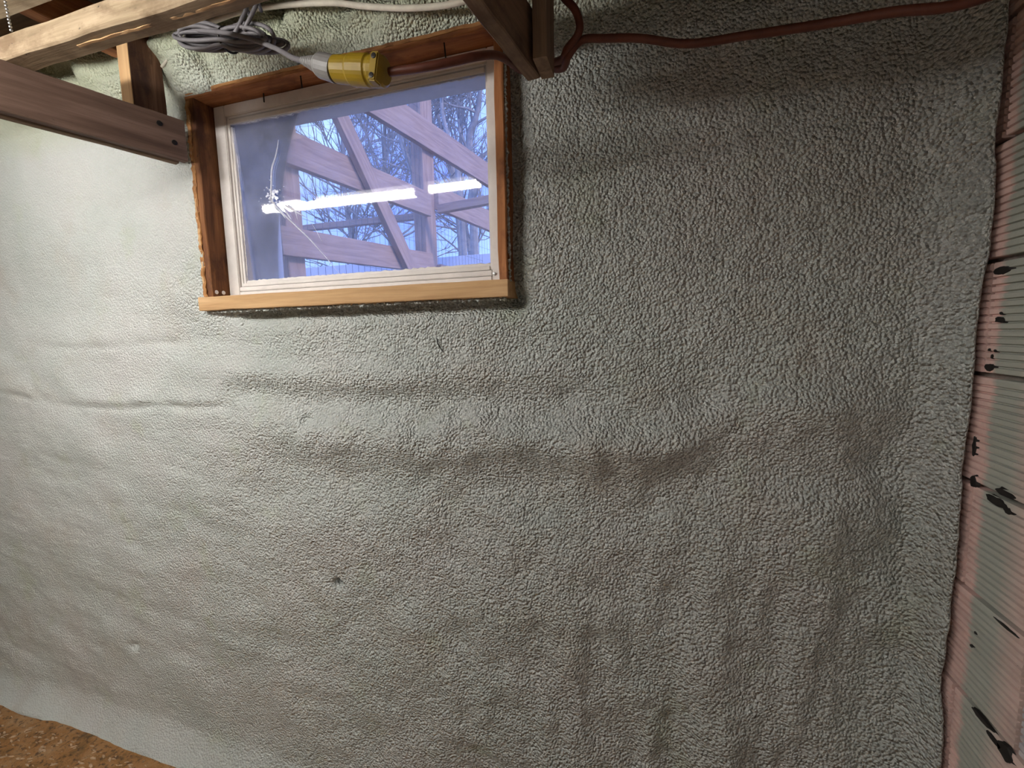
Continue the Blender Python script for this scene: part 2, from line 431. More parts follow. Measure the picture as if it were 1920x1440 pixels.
def foam_depth(x, z):
    """how far the foam skin stands in front of its nominal plane y=.03 (metres)"""
    d = .0050*fbm(x/.30+3, z/.30+1, 4)+(.0080+.010*sstep(.0, .8, x)*sstep(1.5, 1.2, z))*fbm(x/.15+7, z/.12+2, 3)
    d += .0022*fbm(x/.06+9, z/.06, 3)+.0012*sstep(-.6, .8, x)*vnoise(x/.016, z/.016)
    left = sstep(.7, -.2, x); right = 1-left; low = sstep(1.35, 1.0, z)
    # sagging horizontal ripples on the left, running slightly down to the right
    zz = z+.10*(x+.5)*low+.02*fbm(x/.35, z/.5, 2)
    d += (.0025+.0040*low)*left*fbm(x/.40+2, zz/.085, 4)
    # vertical ribs where the gun passed, lower right
    d += .020*sstep(.50, 1.1, x)*sstep(1.2, .75, z)*fbm(x/.085+.02*np.sin(z*9), z/.38+4, 3)
    d += .014*sstep(.4, 1.0, x)*sstep(1.35, 1.1, z)*fbm(x/.14+5, z/.35, 3)
    # creases on the left
    wv = .018*fbm(x/.22, x*0+3.3, 2)
    for zc, a, xa, xb in ((1.408, .0035, -1.4, .25), (1.209, .0060, -1.4, .08)):
        q = z-(zc+wv+(.03*np.exp(-((x+1.05)/.25)**2)))
        w = sstep(xa-.2, xa, x)*sstep(xb+.15, xb-.1, x)*np.clip(.45+1.1*fbm(x/.10+zc*7, x*0, 2), 0, 1.3)
        d += w*a*(np.exp(-((q-.028)/.030)**2)*1.0-np.exp(-((q+.004)/.013)**2)*1.1)
    # long roll at z 1.31 with a hollow under it
    w = sstep(-.15, .15, x)*sstep(1.25, .85, x)
    q = z-(1.312+.012*fbm(x/.3+1, x*0+8, 2))
    d += w*.014*(np.exp(-(q/.035)**2)-.9*np.exp(-((q+.065)/.035)**2))
    # lumpy shelf and undercut
    zs = 1.15+.10*sstep(1.1, 1.55, x)+.015*fbm(x/.16, x*0+2, 2)
    w = sstep(.05, .40, x)*sstep(1.72, 1.5, x)
    q = z-zs
    d += w*.030*(np.exp(-(q/.055)**2)*(.8+.45*fbm(x/.085+2, z/.10, 3))-.5*np.exp(-((q+.12)/.065)**2))
    for cx, cz, r, a in ((.152, 1.144, .07, .008), (.59, 1.17, .030, .008), (.712, 1.174, .035, .009), (.813, 1.198, .03, .007),
                         (.92, 1.137, .05, .008), (1.073, 1.158, .05, .010), (1.179, 1.163, .04, .008), (1.42, 1.06, .06, .008), (.66, 1.24, .025, .005),
                         (1.55, 1.0, .05, .008), (.12, .82, .08, .006), (.62, .68, .05, .006), (1.5, 1.36, .09, .007)):
        d += 1.5*a*np.exp(-((x-cx)**2+(z-cz)**2)/r**2)
    for cx, cz, r, a in ((.296, 1.185, .018, .020), (-.521, .345, .015, .020), (1.037, 1.268, .028, .010),
                         (1.329, 1.262, .035, .008), (.43, 1.03, .045, .008), (.25, .97, .05, .006), (-.19, 1.205, .02, .008), (1.66, 1.13, .05, .012),
                         (1.0, 1.09, .05, .006), (1.3, 1.05, .06, .006)):
        d -= a*np.exp(-((x-cx)**2+((z-cz)*1.35)**2)/r**2)
    d -= .075*np.exp(-((((x-.356)/.0125)**2+((z-.708)/.0095)**2))**1.6)+.006*np.exp(-((x-.358)**2+(z-.712)**2)/.03**2)
    # flush against the left jamb, hollow round the right and bottom edges of the buck
    d += .026*np.exp(-(np.clip(-x, 0, 9)/.22)**2)*(x < .1)*sstep(1.40, 1.56, z)
    d -= .030*np.exp(-((x-.912)/.024)**2)*sstep(1.455, 1.50, z)
    d -= .030*np.exp(-((z-1.482)/.020)**2)*sstep(.02, .16, x)*sstep(.945, .915, x)
    # above the plate: thick lumps against the rim
    w = sstep(2.075, 2.15, z)
    lump = .030+.065*fbm(x/.19+1+z*3, z/.11, 3)+.075*np.abs(fbm(x/.15+6-z*4, z/.16+2, 2))
    d += w*lump*sstep(1.6, 1.2, x)
    d -= .016*np.exp(-((z-2.10)/.016)**2)*sstep(.0, -.25, x)*(.6+.8*fbm(x/.15, x*0+1, 2))
    d += .020*sstep(2.05, 2.09, z)*sstep(1.0, .93, x)*sstep(-.15, .02, x)
    # fillet up to the right-hand corner and out over the floor
    x0 = 1.650+.045*sstep(1.9, .8, z)
    t = np.clip((x-x0)/(1.738-x0), 0, 1)
    d += .055*t**1.5+.004*t*fbm(x/.03, z/.05, 2)
    t = np.clip((.10+.012*fbm(x/.15, x*0+5, 2)-z)/.10, 0, 1)
    d += .060*t**1.6
    return d

def cuts(segs, must):
    a = []
    for lo, hi, st in segs: a += list(np.arange(lo, hi-1e-6, st))
    a.append(segs[-1][1])
    a = [v for v in a if all(abs(v-m) > .0022 for m in must)]+list(must)
    return np.array(sorted(a))
HX0, HX1, HZ0, HZ1 = .012, .888, 1.506, 2.062
gx = cuts([(XL, -1.5, .03), (-1.5, 1.738, .0052)], [HX0, HX1])
gz = cuts([(0.0, .5, .0065), (.5, ZT, .0055)], [HZ0, HZ1])
X, Z = np.meshgrid(gx, gz)
Dp = foam_depth(X, Z)
edge = .0045*fbm(Z/.16+2, Z*0+1, 4)*sstep(1.60, 1.738, X)
Y = .03-Dp
nx, nz_ = len(gx), len(gz)
lips = [(.003, .0015), (.006, .006), (.0085, .014), (.0100, .026), (.0105, .05)]
colsX = [X+edge]; colsY = [Y]; colsZ = [Z]
last = (X+edge)[:, -1:]; lastY = Y[:, -1:]; zc = Z[:, -1:]
for dx, dy in lips:
    wob = .0012*fbm(zc/.05+dx*90, zc*0+2, 3)
    colsX.append(last+dx+wob); colsY.append(lastY+dy); colsZ.append(zc)
GX, GY, GZ = np.hstack(colsX), np.hstack(colsY), np.hstack(colsZ)
nxx = GX.shape[1]
co = np.stack([GX, GY, GZ], -1).reshape(-1, 3)
idx = np.arange(nxx*nz_).reshape(nz_, nxx)
quads = np.stack([idx[:-1, :-1], idx[:-1, 1:], idx[1:, 1:], idx[1:, :-1]], -1)
xm = np.zeros(nxx-1); xm[:nx-1] = (gx[1:]+gx[:-1])/2; xm[nx-1:] = 9
zm = (gz[1:]+gz[:-1])/2
keep = ~(((xm > HX0) & (xm < HX1))[None, :] & ((zm > HZ0) & (zm < HZ1))[:, None])
quads = quads[keep].reshape(-1, 4)
me = bpy.data.meshes.new('wall_back')
me.vertices.add(len(co)); me.vertices.foreach_set('co', co.ravel())
me.loops.add(quads.size); me.loops.foreach_set('vertex_index', quads.ravel())
me.polygons.add(len(quads)); me.polygons.foreach_set('loop_start', np.arange(0, quads.size, 4))
me.update(calc_edges=True); me.validate()
wall_back = link('wall_back', me, M_foam, smooth=True)
tag(wall_back, 'pale green spray foam wall with a pebbled lumpy skin', kind='structure')

# masonry behind the foam, in four pieces round the window opening
vs, fs = [], []
def add_box(lo, hi):
    b = len(vs)
    for z in (lo[2], hi[2]):
        for y in (lo[1], hi[1]):
            for x in (lo[0], hi[0]): vs.append((x, y, z))
    for f in ((0, 2, 3, 1), (4, 5, 7, 6), (0, 1, 5, 4), (2, 6, 7, 3), (0, 4, 6, 2), (1, 3, 7, 5)): fs.append(tuple(b+i for i in f))
for lo, hi in (((XL, .125, -.02), (-.002, .17, ZT)), ((.902, .125, -.02), (XR+.25, .17, ZT)), ((-.002, .125, -.02), (.902, .17, 1.492)), ((-.002, .125, 2.078), (.902, .17, ZT))):
    add_box(lo, hi)
outer = mesh('wall_outer', vs, fs, M_conc)
tag(outer, 'thin outer wall behind the spray foam', kind='structure')

# foam squeezed out along the sill and the jambs, ragged beads
def ragged_bead(name, p0, p1, r, n, seed):
    rr = random.Random(seed); p0, p1 = Vector(p0), Vector(p1)
    path = [p0.lerp(p1, i/n)+Vector((rr.uniform(-1, 1), rr.uniform(-1, 1), rr.uniform(-1, 1)))*r*.5 for i in range(n+1)]
    rad = [r*rr.uniform(.35, 1.25) for _ in range(n+1)]
    vs, fs = tube_geo(path, lambda t: rad[min(n, int(round(t*n)))], 6)
    return mesh(name, vs, fs, M_foam, wall_back, smooth=True)
ragged_bead('foam_bead', (.02, .006, 1.491), (.895, .008, 1.490), .0042, 190, 1)
ragged_bead('foam_bead', (.904, .012, 1.53), (.903, .010, 2.02), .0040, 110, 2)
ragged_bead('foam_bead', (-.003, .004, 1.56), (-.003, .004, 2.05), .0045, 90, 3)

# ------------------------------------------------------------------ floor, ceiling, other walls
fl = mesh('floor', [(XL, -2.9, 0), (XR+.2, -2.9, 0), (XR+.2, .12, 0), (XL, .12, 0)], [(0, 1, 2, 3)], M_floor)
tag(fl, 'orange brown dirty floor littered with flakes', kind='structure')
chv, chf = [], []
rr = random.Random(3)
for i in range(1500):
    x, y = rr.uniform(-1.9, 1.7), rr.uniform(-1.1, -.045)
    if rr.random() < .35: x, y = rr.uniform(-1.6, -.1), rr.uniform(-.35, -.05)
    a = rr.uniform(-.6, .9); L = rr.uniform(.003, .013); w = L*rr.uniform(.15, .4); h = rr.uniform(.001, .003)
    c, s = math.cos(a), math.sin(a); b = len(chv)
    for (u, v) in ((-1, -.4), (-.2, -1), (1, -.3), (.6, .8), (-.5, .9)):
        chv.append((x+c*u*L-s*v*w, y+s*u*L+c*v*w, .0004))
    for (u, v) in ((-.8, -.3), (-.2, -.8), (.8, -.2), (.5, .6), (-.4, .7)):
        chv.append((x+c*u*L-s*v*w, y+s*u*L+c*v*w, h+rr.uniform(0, .001)))
    chf.append(tuple(b+5+k for k in range(5)))
    for k in range(5): chf.append((b+k, b+(k+1) % 5, b+5+(k+1) % 5, b+5+k))
chips = mesh('floor_debris', chv, chf, M_chip)
tag(chips, 'pale flakes and chips strewn over the brown floor', 'debris', kind='stuff')

ceil = mesh('ceiling', [(XL, -2.9, ZT), (XR+.2, -2.9, ZT), (XR+.2, .17, ZT), (XL, .17, ZT)], [(0, 3, 2, 1)], M_wood_deck)
tag(ceil, 'dark board decking above the joists', kind='structure')
wl = mesh('wall_left', [(XL, -2.9, 0), (XL, .12, 0), (XL, .12, ZT), (XL, -2.9, ZT)], [(0, 1, 2, 3)], M_pale); tag(wl, 'pale basement wall left of the foam', kind='structure')
wf = mesh('wall_front', [(XL, -2.9, 0), (XL, -2.9, ZT), (XR+.2, -2.9, ZT), (XR+.2, -2.9, 0)], [(0, 1, 2, 3)], M_pale); tag(wf, 'pale basement wall opposite the window', kind='structure')

# right-hand wall of scored clay tile
XW = 1.753
wr = box('wall_right', (XW+.016, -2.9, 0), (XW+.2, .125, ZT), M_mortar); tag(wr, 'wall of scored pink clay tiles misted with foam overspray', kind='structure')
def tile_mesh(L, H, mat, seed):
    r = random.Random(seed); G = 15; p = H/G; prof = []
    for i in range(G):
        z = i*p
        prof += [(0, z+.0012), (0, z+p*.72), (.0042, z+p*.80), (.0042, z+p*.95)]
    prof = [(.04, 0), (.002, 0)]+prof[:-2]+[(.0015, H), (.04, H)]
    vs, fs = [], []; n = len(prof); S = 3
    for k in range(S+1):
        y = -L*k/S
        for (x, z) in prof: vs.append((x+r.uniform(-.0007, .0007), y, z))
    for k in range(S):
        for i in range(n-1): fs.append((k*n+i, k*n+i+1, (k+1)*n+i+1, (k+1)*n+i))
    fs.append(tuple(range(n-1, -1, -1))); fs.append(tuple(S*n+i for i in range(n)))
    m = bpy.data.meshes.new('clay_tile'); m.from_pydata(vs, [], fs); m.update(); m.materials.append(mat)
    return m
PZ, PY = .1905, .30
TM = [tile_mesh(PY-.009, PZ-.009, M_tile, s) for s in range(3)]
TMp = tile_mesh(PY-.009, PZ-.009, M_tile2, 5)
for k in range(12):
    z0 = .750+(k-3)*PZ+.0045
    if z0+PZ > ZT+.02: continue
    first = .133 if k % 2 else .283
    for j in range(5):
        y = first-PY*j-.0045
        if y-PY > .10: continue
        msh = TMp if (k == 3 and j == 1) else TM[(k*3+j) % 3]
        o = bpy.data.objects.new('clay_tile', msh); C.objects.link(o)
        yt = min(y, .06)
        o.location = (XW, yt, max(z0, .004)); o.scale = (1, (PY-.009-(y-yt))/(PY-.009), 1)
        o.parent = wr
        if msh is TMp: o['label'] = 'clay tile with pale lilac grey paint'
def blob(name, c, sx, sy, sz, mat, parent, seed, axis=0):
    r = random.Random(seed); vs, fs = [], []; n = 11
    for k in range(n):
        a = 2*math.pi*k/n; q = r.uniform(.72, 1.15)
        vs.append((c[0]-sx, c[1]+math.cos(a)*sy*q*.85, c[2]+math.sin(a)*sz*q*.85))
    for k in range(n):
        a = 2*math.pi*k/n; q = r.uniform(.85, 1.2)
        vs.append((c[0]+.004, c[1]+math.cos(a)*sy*q, c[2]+math.sin(a)*sz*q))
    fs.append(tuple(range(n)))
    for k in range(n): fs.append((k, n+k, n+(k+1) % n, (k+1) % n))
    return mesh(name, vs, fs, mat, parent)
for i, (y, z, sy, sz) in enumerate(((-.010, 1.496, .020, .008), (-.016, 1.414, .013, .006), (-.002, 1.333, .012, .008), (.002, 1.363, .004, .003), (-.012, 1.362, .004, .003), (-.006, 1.352, .003, .004),
                                    (-.018, 1.425, .004, .003), (-.064, 1.130, .028, .007), (-.048, 1.110, .030, .008), (-.075, 1.104, .012, .006), (-.095, .915, .032, .003), (-.062, .722, .030, .005), (-.095, .712, .022, .006),
                                    (-.120, .712, .022, .014), (.012, 1.125, .010, .012), (.018, 1.19, .005, .02), (-.022, .83, .004, .003), (-.03, .86, .004, .003))):
    y, z = (y+.99)*.968-.99, 1.41+(z-1.41)*.968
    blob('hole_shade', (XW, y, z), .0012, sy, sz, M_black, wr, i)  # black patches paint in the shade of broken holes and open joints

# ------------------------------------------------------------------ window
win = empty('window_1', (.45, .05, WZ0)); tag(win, 'small basement window with white sash, cracked glass and wooden buck', kind='structure')
YB = .122
# boards run along their own x axis so the grain follows them
hb = board('head_board', (0.0, YB/2, 2.067), (.902, YB/2, 2.067), .018, YB, M_wood_head, win, jit=.0012, seed=1)
board('jamb_board', (.017, YB/2, 1.532), (.017, YB/2, 2.0578), YB, .031, M_wood_jamb, win, upv=(0, 1, 0), jit=.0012, seed=2)
board('jamb_board', (.8915, YB/2, 1.532), (.8915, YB/2, 2.0578), YB, .0205, M_wood_head, win, upv=(0, 1, 0), jit=.001, seed=3)
board('sill_board', (-.012, YB/2-.004, 1.513), (.904, YB/2-.004, 1.513), .038, YB+.008, M_wood_sill, win, jit=.0008, seed=4)
M_wood_edge = wood_mat('raw_orange_edge', (.20, .085, .03), (.42, .205, .075), (.55, .31, .13), stain=(.12, .05, .02), seed=11.0, spots=.6)
board('jamb_edge', (.0095, -.0010, 1.533), (.0085, -.0010, 2.052), .003, .012, M_wood_edge, win, upv=(0, 1, 0), jit=.0022, ch=.0008, seg=60, seed=71)
board('head_edge', (.006, -.0010, 2.0715), (.895, -.0010, 2.0715), .008, .003, M_wood_edge, win, jit=.0010, ch=.0008, seg=60, seed=72)
# chewed light edge of the left jamb
for (z0, z1, w) in ((1.56, 1.63, .006), (1.66, 1.72, .007), (1.745, 1.80, .004), (1.90, 1.95, .006), (1.965, 2.03, .009)):
    board('jamb_splinter', (.004+w/2, -.0012, z0), (.004+w/2, -.0012, z1), .003, w, M_wood_sill, win, upv=(0, 1, 0), jit=.0009, seg=6, seed=int(z0*100))
# sash: stiles and rails, each stepped
SY = .055
def sbox(name, lo, hi, m=M_paint, bev=.0018): return box(name, lo, hi, m, win, bev)
sbox('sash_stile', (.0335, SY, 1.5335), (.072, .10, 2.0570))
sbox('sash_stile', (.847, SY, 1.5335), (.8805, .10, 2.0570))
sbox('sash_rail', (.0725, SY, 2.0275), (.8465, .10, 2.0570))
sbox('sash_rail', (.0725, SY-.002, 1.5335), (.8465, .10, 1.5475))
sbox('sash_rail', (.0725, SY, 1.5490), (.8465, .10, 1.5615))
# inner glazing beads in two steps
sbox('glazing_bead', (.0725, SY+.007, 1.563), (.080, .098, 2.027), bev=.001)
sbox('glazing_bead', (.0803, SY+.009, 1.5725), (.088, .096, 2.0175), bev=.001)
sbox('glazing_bead', (.840, SY+.007, 1.563), (.8467, .098, 2.027), bev=.001)
sbox('glazing_bead', (.0803, SY+.006, 2.0190), (.8397, .098, 2.0272), bev=.001)
sbox('glazing_bead', (.0803, SY+.004, 2.0065), (.8397, .096, 2.0186), bev=.001)
sbox('glazing_bead', (.0803, SY+.003, 1.5630), (.8397, .098, 1.5720), bev=.001)
sbox('glazing_bead', (.0885, SY+.010, 1.5725), (.8397, .096, 1.5790), bev=.001)
# ragged putty line
def putty(p0, p1, r, n, seed):
    rr = random.Random(seed); p0, p1 = Vector(p0), Vector(p1)
    path = [p0.lerp(p1, i/n)+Vector((rr.uniform(-1, 1), 0, rr.uniform(-1, 1)))*r*.6 for i in range(n+1)]
    rad = [r*rr.uniform(.5, 1.3) for _ in range(n+1)]
    vs, fs = tube_geo(path, lambda t: rad[min(n, int(round(t*n)))], 6)
    return mesh('putty', vs, fs, M_paint, win, smooth=True)
putty((.09, .064, 2.0065), (.838, .064, 2.004), .0025, 110, 5)
putty((.0885, .071, 1.58), (.0885, .071, 2.01), .0022, 70, 6)
putty((.09, .071, 1.5795), (.838, .071, 1.5795), .0020, 110, 7)
# outer frame seen through the glass
for nm, lo, hi in (('outer_frame', (.034, .1005, 1.535), (.0845, .165, 2.056)), ('outer_frame', (.8415, .1005, 1.535), (.88, .165, 2.056)),
                   ('outer_frame', (.0848, .1005, 2.026), (.8412, .165, 2.056)), ('outer_frame', (.0848, .1005, 1.535), (.8412, .165, 1.566))):
    sbox(nm, lo, hi, bev=.001)
pane = box('glass_pane', (.084, .0755, 1.566), (.844, .0785, 2.022), M_glass, win)
pane['label'] = 'dusty cracked glass pane'
pane_c = Vector((.464, .077, 1.794))
# cracks: thin bright fracture lines on the room side of the pane
YG = .0742
TILT = 4.0
def crack(pts, r): tube('glass_crack', [(x, YG, z) for x, z in pts], (lambda t: 1.6*r(t)) if callable(r) else r*1.3, M_frac, pane, sides=5, n=3, raw=False)
taper = lambda a: (lambda t: a*(1-.75*t))
crack([(.190, 1.797), (.196, 1.82), (.207, 1.874), (.222, 1.90), (.232, 1.92), (.242, 1.946)], taper(.0022))
crack([(.192, 1.795), (.227, 1.757), (.27, 1.716), (.302, 1.686), (.33, 1.655), (.35, 1.633), (.391, 1.583)], taper(.0016))
crack([(.238, 1.778), (.281, 1.752), (.30, 1.742)], taper(.0018))
crack([(.300, 1.742), (.323, 1.715), (.345, 1.673)], .0005)
crack([(.232, 1.772), (.246, 1.748), (.252, 1.74)], taper(.0018))
crack([(.248, 1.777), (.268, 1.758), (.272, 1.737)], taper(.0016))
crack([(.20, 1.79), (.205, 1.772), (.222, 1.758), (.232, 1.744)], taper(.0020))
rr = random.Random(12)
for i in range(55):
    a = rr.uniform(0, 6.28); d = abs(rr.gauss(0, .020)); x, z = .200+math.cos(a)*d*1.2, 1.806+math.sin(a)*d
    s = rr.uniform(.0015, .0062)*(1 if d < .02 else .45); n = 5
    a0 = rr.uniform(0, 6)
    v = [(x+math.cos(a0+k*1.256)*s*rr.uniform(.5, 1.1), YG-.0006-rr.random()*.001, z+math.sin(a0+k*1.256)*s*rr.uniform(.4, .9)) for k in range(n)]
    v += [(p[0], .0754, p[2]) for p in v]
    mesh('glass_chip', v, [tuple(range(n-1, -1, -1))]+[(k, (k+1) % n, n+(k+1) % n, n+k) for k in range(n)], M_frac, pane)
# the pane leans a little into the room
bpy.context.view_layer.update()
pane.matrix_world = Matrix.Translation(pane_c) @ Matrix.Rotation(math.radians(TILT), 4, 'X') @ Matrix.Translation(-pane_c) @ pane.matrix_world
# nails, screw
for (x0, z0, x1, z1, y) in ((.372, 2.0585, .374, 2.030, .012), (.763, 2.0585, .766, 2.022, .012), (.222, 2.0585, .222, 2.036, .045)):
    tube('nail', [(x0, y, z0), (x1, y, z1)], .0017, M_dark, win, sides=6, n=2)
lathe('screw', (.842, .001, 1.5225), (.842, -.05, 1.5225), [(0, .0045), (.0062, .0045), (.0068, .0022)], M_dark, win, sides=12)
lathe('screw', (.853, .0545, 1.553), (.853, 0, 1.553), [(0, .004), (.0025, .004), (.003, .002)], M_steel, win, sides=12)
for y in (.014, .036):
    lathe('screw', (.0322, y, 1.546), (.06, y, 1.546), [(0, .006), (.0018, .005)], M_white, win, sides=12)

# ------------------------------------------------------------------ lumber under the ceiling
# furring strip lying across the two hangers, parallel to the wall
A = board('furring_strip', (-.135, -.333, 1.9985), (1.008, -.333, 1.9985), .045, .046, M_wood_joist, jit=.0010, ch=.003, seed=5)
tag(A, 'pale rough furring strip resting across the hanging boards', 'lumber')
sl = board('saw_sliver', (.16, -.337, 1.9755), (.62, -.333, 1.9755), .0016, .006, M_wood_sill, A, jit=.0008, seg=30, seed=55)
# brown hanger board with post
H1 = empty('ceiling_hanger', (.03, -.1, 1.874)); tag(H1, 'brown board hanger screwed to a post beside the window', 'bracket')
pB0 = Vector((-.0497, -.40, 1.9247)); pB1 = Vector((.046, -.05, 1.9247))
board('hanger_board', pB0, pB1, .1005, .021, M_wood_brown, H1, jit=.0006, seed=6)
dirB = (pB1-pB0).normalized(); sB = Vector((dirB.y, -dirB.x, 0))
board('backing_strip', pB0-sB*.021+Vector((0, 0, -.0435)), pB1-sB*.021-dirB*.012+Vector((0, 0, -.0435)), .020, .0195, M_wood_old, H1, jit=.0006, seed=16)
board('hanger_post', (-.0365, -.079, 1.9), (-.0365, -.079, ZT-.002), .038, .082, M_wood_post, H1, upv=(1, 0, 0), jit=.0008, seed=7)
board('post_lit_face', (-.0365, -.1212, 1.9), (-.0365, -.1212, ZT-.002), .037, .002, M_wood_sill, H1, upv=(1, 0, 0), jit=.0002, seed=17)  # pale sheet puts the lamplight on the post's front face into its colour
for t, z in ((.845, 1.948), (.925, 1.912)):
    q = pB0.lerp(pB1, t)+sB*.0105; q.z = z
    s_ = lathe('screw', q-sB*.002, q+sB*.01, [(0, .0062), (.004, .0062), (.0046, .0034)], M_dark, H1, sides=12)
# dark hanger over the window's right corner
H2 = empty('ceiling_hanger', (1.02, -.15, 1.874)); tag(H2, 'dark narrow hanger board with post over the orange cord', 'bracket')
pD0 = Vector((.938, -.56, 1.925)); pD1 = Vector((.9985, -.118, 1.925))
board('hanger_board', pD0, pD1, .100, .0255, M_wood_old, H2, jit=.0008, seed=8)
board('hanger_post', (1.0255, -.146, 1.8765), (1.0255, -.146, ZT-.002), .024, .068, M_wood_old, H2, upv=(1, 0, 0), jit=.0008, seed=9)
# ceiling joists
for i, (ya, lab) in enumerate(((-.352, 'rough joist above the furring strip'), (-.74, 'rough joist in front of the shop light'), (-1.15, 'rough joist behind the shop light'), (-1.60, 'rough joist farthest behind the shop light'))):
    o = board('ceiling_joist', (XL+.01, ya, 2.194), (XR-.01, ya, 2.194), .188, .095 if i == 0 else .06, M_wood_joist, jit=.002, seed=20+i, seg=40)
    tag(o, lab, 'joist', 'ceiling joists')
o = board('blocking', (-.155, -.300, 2.205), (-.135, -.06, 2.205), .09, .04, M_wood_head, jit=.001, seed=31); tag(o, 'orange brown blocking between joist and foam', 'lumber')

# ------------------------------------------------------------------ cords
oc = empty('extension_cord', (.76, -.3, 1.82)); tag(oc, 'dark orange extension cord looped round the dark hanger, yellow connector end', 'cord')
cordpts = [(.806, -.300, 1.832), (.861, -.297, 1.830), (.902, -.285, 1.836), (.939, -.262, 1.850), (.958, -.215, 1.874), (.965, -.16, 1.892), (.975, -.10, 1.905),
           (1.01, -.090, 1.915), (1.048, -.105, 1.908), (1.064, -.13, 1.910), (1.083, -.140, 1.921), (1.0885, -.143, 1.937), (1.080, -.146, 1.962), (1.060, -.15, 1.985),
           (1.03, -.20, 2.010), (.985, -.22, 2.012), (.962, -.17, 1.99), (.966, -.10, 1.95), (1.005, -.074, 1.923), (1.047, -.088, 1.902), (1.064, -.120, 1.903),
           (1.090, -.128, 1.920), (1.13, -.13, 1.914), (1.19, -.13, 1.902), (1.265, -.13, 1.879), (1.35, -.145, 1.866), (1.443, -.17, 1.848), (1.52, -.20, 1.830), (1.576, -.22, 1.813), (1.635, -.225, 1.820), (1.70, -.20, 1.85), (1.783, -.15, 1.90)]
tube('cord', cordpts, .0066, M_orange, oc, sides=14, n=8)
ca, cb = Vector((.706, -.302, 1.853)), Vector((.800, -.301, 1.833))
cx = (cb-ca).normalized(); L = (cb-ca).length
conn = lathe('connector_body', ca, cb, [(0, .018), (.002, .0205), (.030, .0215), (.034, .0235), (.060, .0240), (.066, .0242), (.069, .0225), (.072, .0225), (.074, .0235), (L-.004, .0225), (L-.001, .019)], M_yellow, oc, sides=28)
# cord clamp block with two screws on the end
cs = cx.cross(Vector((0, 0, 1))).normalized(); cu = cs.cross(cx)
def obox(name, c, ax, ay, az, hx, hy, hz, mat, parent):
    vs = [c+ax*sx*hx+ay*sy*hy+az*sz*hz for sx in (-1, 1) for sy in (-1, 1) for sz in (-1, 1)]
    bm = bmesh.new(); V = [bm.verts.new(v) for v in vs]
    for f in ((0, 1, 3, 2), (4, 6, 7, 5), (0, 4, 5, 1), (2, 3, 7, 6), (0, 2, 6, 4), (1, 5, 7, 3)): bm.faces.new([V[i] for i in f])
    bmesh.ops.recalc_face_normals(bm, faces=bm.faces); bmesh.ops.bevel(bm, geom=bm.edges[:], offset=min(hx, hy, hz)*.3, segments=2, affect='EDGES')
    m = bpy.data.meshes.new(name); bm.to_mesh(m); bm.free(); return link(name, m, mat, parent)
clamp = obox('cord_clamp', cb-cx*.007+cs*.016-cu*.004, cx, cs, cu, .0075, .010, .0215, M_yellow, conn)
for q in (.010, -.018):
    p = cb-cx*.007+cs*.0262+cu*q
    lathe('clamp_screw', p-cs*.001, p+cs*.01, [(0, .0042), (.0018, .0042), (.0022, .002)], M_dark, conn, sides=10)

gc = empty('grey_cable', (.3, -.15, 2.04)); tag(gc, 'tied coil of grey cable with moulded plug above the window', 'cable')
pa = Vector((.640, -.300, 1.880))
prof = []
t = 0
for i in range(7): prof += [(t, .0062+.0012*i), (t+.003, .0062+.0012*i), (t+.0032, .0050+.0012*i), (t+.0048, .0050+.0012*i)]; t += .005
Lp = (ca-pa).length
prof += [(t, .0165), (t+.006, .0195), (Lp+.001, .0205)]
lathe('plug', pa, ca, prof, M_greyplug, gc, sides=20)
rr = random.Random(5)
axd = Vector((.955, .02, -.20)).normalized(); cc = Vector((.322, -.145, 2.062)); axu = Vector((.2, 0, .97)).normalized(); axy = Vector((0, 1, 0))
for k in range(8):
    a = .128+rr.uniform(-.020, .012); b = .013+.0040*k+rr.uniform(-.002, .002); pts = []
    off = axy*rr.uniform(-.02, .02)+axu*rr.uniform(-.006, .004)+axd*rr.uniform(-.012, .012); tilt = rr.uniform(-.55, .55); bow = rr.uniform(.0, .02)
    for i in range(21):
        th = 2*math.pi*i/20; s, c = math.sin(th), math.cos(th)
        w = b*s*(.35+.65*abs(c)**.8 if abs(c) < .95 else 1)
        pts.append(cc+off+axd*a*c+axu*(w*math.cos(tilt)-bow*(1-c*c)*.0)+axy*w*math.sin(tilt))
    tube('cable_loop', pts, .0042, M_grey, gc, sides=8, n=3)
for (x, z) in ((.405, 2.083), (.375, 2.076)):
    tube('cable_loop', [(x-.02, -.165, z-.025), (x+.005, -.17, z-.008), (x+.02, -.165, z+.018), (x+.008, -.15, z+.034), (x-.004, -.13, z+.03)], .004, M_grey, gc, sides=8, n=4)
tube('cable_lead', [(.20, -.155, 2.105), (.28, -.165, 2.078), (.36, -.18, 2.048), (.45, -.205, 2.003), (.53, -.235, 1.955), (.60, -.275, 1.905), tuple(pa+(ca-pa).normalized()*.006)], .0046, M_grey, gc, sides=10)
tie = tube('tie_wrap', [cc+axd*0.0+Vector((0, math.cos(a)*.026, 0))+axu*math.sin(a)*.022 for a in [i*2*math.pi/16 for i in range(17)]], .0022, M_dark, gc, sides=6, n=2)

# cream cable half buried in the foam above the window, thin twine
o = tube('cream_cable', [(.12, -.07, 2.165), (.273, -.060, 2.182), (.415, -.055, 2.170), (.531, -.052, 2.150), (.60, -.050, 2.130), (.693, -.048, 2.107), (.781, -.045, 2.094), (.848, -.045, 2.092), (.95, -.045, 2.10)], .0062, M_cream); tag(o, 'cream cable running along the lumpy foam above the window', 'cable')
o = tube('thin_batten', [(-.012, -.045, 2.120), (.036, -.050, 2.138), (.095, -.055, 2.152)], .0035, M_cream); tag(o, 'thin cream twig of cable beside the hanger post', 'cable')

